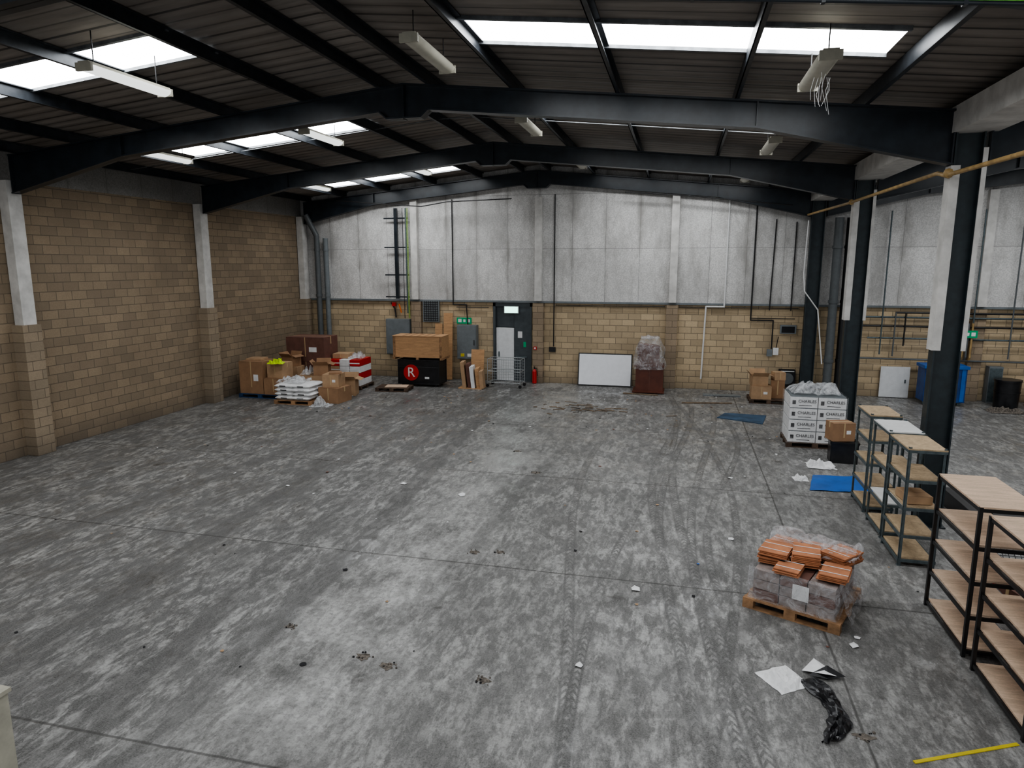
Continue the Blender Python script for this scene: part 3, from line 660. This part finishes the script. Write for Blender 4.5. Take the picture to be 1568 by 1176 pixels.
b.grid(lambda u,v:(.05+.55*u,.05+.5*v,.64+.14*nz(u*4,v*4,7)+.1*u),14,14);b.grid(lambda u,v:((u-.5)*1.1,.2+.36*v,.62+.2*sin(pi*v)+.1*nz(u*5,v*4,3)),18,10)
b.grid(lambda u,v:(.55+.16*u+.05*nz(u*4,v*6,2),(v-.5)*1.15,.6-.45*u+.1*nz(v*6,u*2,1)),8,18)
b.done('film_wrap',parent=p)
# floor litter
crumple('white_paper_sheet',(1.28,7.3,0),.42,.42,.05,'paper',2,.6,12,.1)
b=MB('paper','blackp');b.add([(1.5,7.5,.02),(1.67,7.77,.03),(1.9,7.47,.02),(1.75,7.4,.07)],[(0,3,1),(3,2,1)]);b.add([(1.55,7.41,.03),(1.77,7.57,.08),(1.95,7.47,.03),(1.75,7.38,.03)],[(0,3,1),(3,2,1)],1);b.done('torn_packaging')
b=MB('blackp')
def fn(u,v):
    t=v; cx=1.56+.22*sin(t*2.6)-.1*t;cy=7.33-1.0*t
    return (cx+(u-.5)*(.16+.1*sin(t*5+1)**2)+.04*nz(u*4,t*9,1),cy+.03*nz(u*5,t*8,5)+(u-.5)*.08,.01+.09*max(0,nz(u*5,t*10,3)+.4)*sin(pi*min(max(u,.05),.95)))
b.grid(fn,12,34,0,False);b.done('black_plastic_film')
b=MB('yellow');b.box((2.78,6.49,.006),(1.15,.035,.008),rz=.45);b.done('yellow_strap')
b=MB('paper','card2','dark','blue','cardd')
for i in range(210):
    if i<8: x,y_=[(-7.66,11.9),(-.44,9.05),(-.94,7.02),(2.2,8.2),(-5.4,12.6),(1.2,14.6),(1.0,11.2),(-4,12.2)][i]; s=random.uniform(.045,.08);m=0
    else:
        x=random.uniform(-13.5,4);y_=random.choice((random.uniform(6,24),random.uniform(18,24.5)));s=random.uniform(.012,.042);m=random.choice((0,1,0,2,4,1,3 if random.random()<.15 else 2))
    a=random.random()*6
    vs=[(x+s*cos(a+t)*random.uniform(.6,1.3),y_+s*sin(a+t)*random.uniform(.6,1.3),random.uniform(.004,s*.5)) for t in (0,1.2,2.5,3.6,5)]
    b.add(vs+[(x,y_,s*.6)],[(0,1,5),(1,2,5),(2,3,5),(3,4,5),(4,0,5)],m)
b.done('floor_litter')
b=MB('scrapw','pit')
for i in range(40):
    x=-2.6+random.gauss(0,.9);y_=20.9+random.gauss(0,.35);b.box((x,y_,.012+.01*random.random()),(random.uniform(.08,.45),random.uniform(.02,.06),.012),random.choice((0,0,1)),rz=random.uniform(-.5,.5))
b.done('timber_debris')
b=MB('pit','dark')
for x,y_,s in ((-3.4,6.6,.09),(-3.05,6.5,.09),(-1.92,6.5,.07),(1.91,6.5,.08),(-4.6,7.0,.06),(-3.0,9.7,.08),(-2.6,9.8,.06),(-2.9,14,.09),(-3.7,15.6,.08)):
    n_=22
    vs=[(x+s*cos(t*2*pi/n_)*(1+.9*nz(cos(t*2*pi/n_)*1.5+x,sin(t*2*pi/n_)*1.5+y_,1)),y_+.8*s*sin(t*2*pi/n_)*(1+.9*nz(cos(t*2*pi/n_)*1.5,sin(t*2*pi/n_)*1.5+y_,4)),.003) for t in range(n_)]
    b.add(vs,[list(range(n_))],0)
    for q in range(9): b.ball((x+random.uniform(-s,s)*1.3,y_+random.uniform(-s,s)*1.1,.004),random.uniform(.006,.018),random.choice((0,0,1)),6)
b.cyl((-4.0,6.3,0),(-4.0,6.3,.006),.04,1,14)
b.done('corroded_floor_pits')
b=MB('blackp','gpaint');b.cyl((0,0,0),(0,0,.85),.33,0,24,.36);b.cyl((0,0,.85),(0,0,.9),.38,0,24);b.cyl((0,0,.5),(0,0,.53),.365,0,24);b.done('black_drum',(10.2,24.3,0))
b=MB('blue','blued2','galv');b.bb((-.6,-.35,.12),(.6,.35,1.25),1);b.bb((-.65,-.4,1.2),(.65,.4,1.3),0)
for i in range(5): b.bb((-.56+i*.25,-.37,.15),(-.44+i*.25,-.35,1.2),0)
for x in (-.5,.5):b.cyl((x,-.2,.06),(x,-.16,.06),.06,2)
b.done('blue_wheeled_bin',(8.35,24.4,0),.0,bevel=.02)
b=MB('whited','galv');b.bb((-.45,-.03,0),(.45,.03,1.05));b.bb((-.42,-.035,.03),(.42,-.03,1.02),0);b.bb((.3,-.06,.5),(.34,-.035,.62),1);b.done('white_panel',(7.2,D-.1,.02))
b=MB('gpaint','galv');b.bb((-.2,-.15,0),(.2,.15,1.2));b.bb((-.18,-.16,.05),(.18,-.15,1.15),1);b.done('metal_locker',(10.1,D-.2,0))
crumple('rubble_heap',(9.9,23.5,0),1.0,.6,.12,'pit',4)
crate_box('cardboard_box',(11.3,24.5,0),(.7,.6,.5),.2,'card')
b=MB('cream','gpaint');b.bb((-.45,-.12,0),(.12,.12,.95));b.bb((-.47,-.14,.95),(.14,.14,.99));b.bb((-.4,-.125,.1),(.07,-.12,.9),1);b.done('meter_cabinet',(-5.48,3.9,0),bevel=.01)

# ---------------------------------------------------------------- light
w=bpy.data.worlds.new('sky');scene.world=w;w.use_nodes=True;bg=w.node_tree.nodes['Background'];bg.inputs[0].default_value=(.93,.965,1,1);bg.inputs[1].default_value=.85
scene.view_settings.look='AgX - Medium High Contrast'
cam=bpy.data.cameras.new('camera');cam.sensor_width=36;cam.lens=1040/1568*36;cam.clip_end=200
o=bpy.data.objects.new('camera',cam);bpy.context.collection.objects.link(o);o.location=(0,0,4.5)
o.rotation_euler=(pi/2-math.atan(184/1040),0,math.atan(259/1056));scene.camera=o
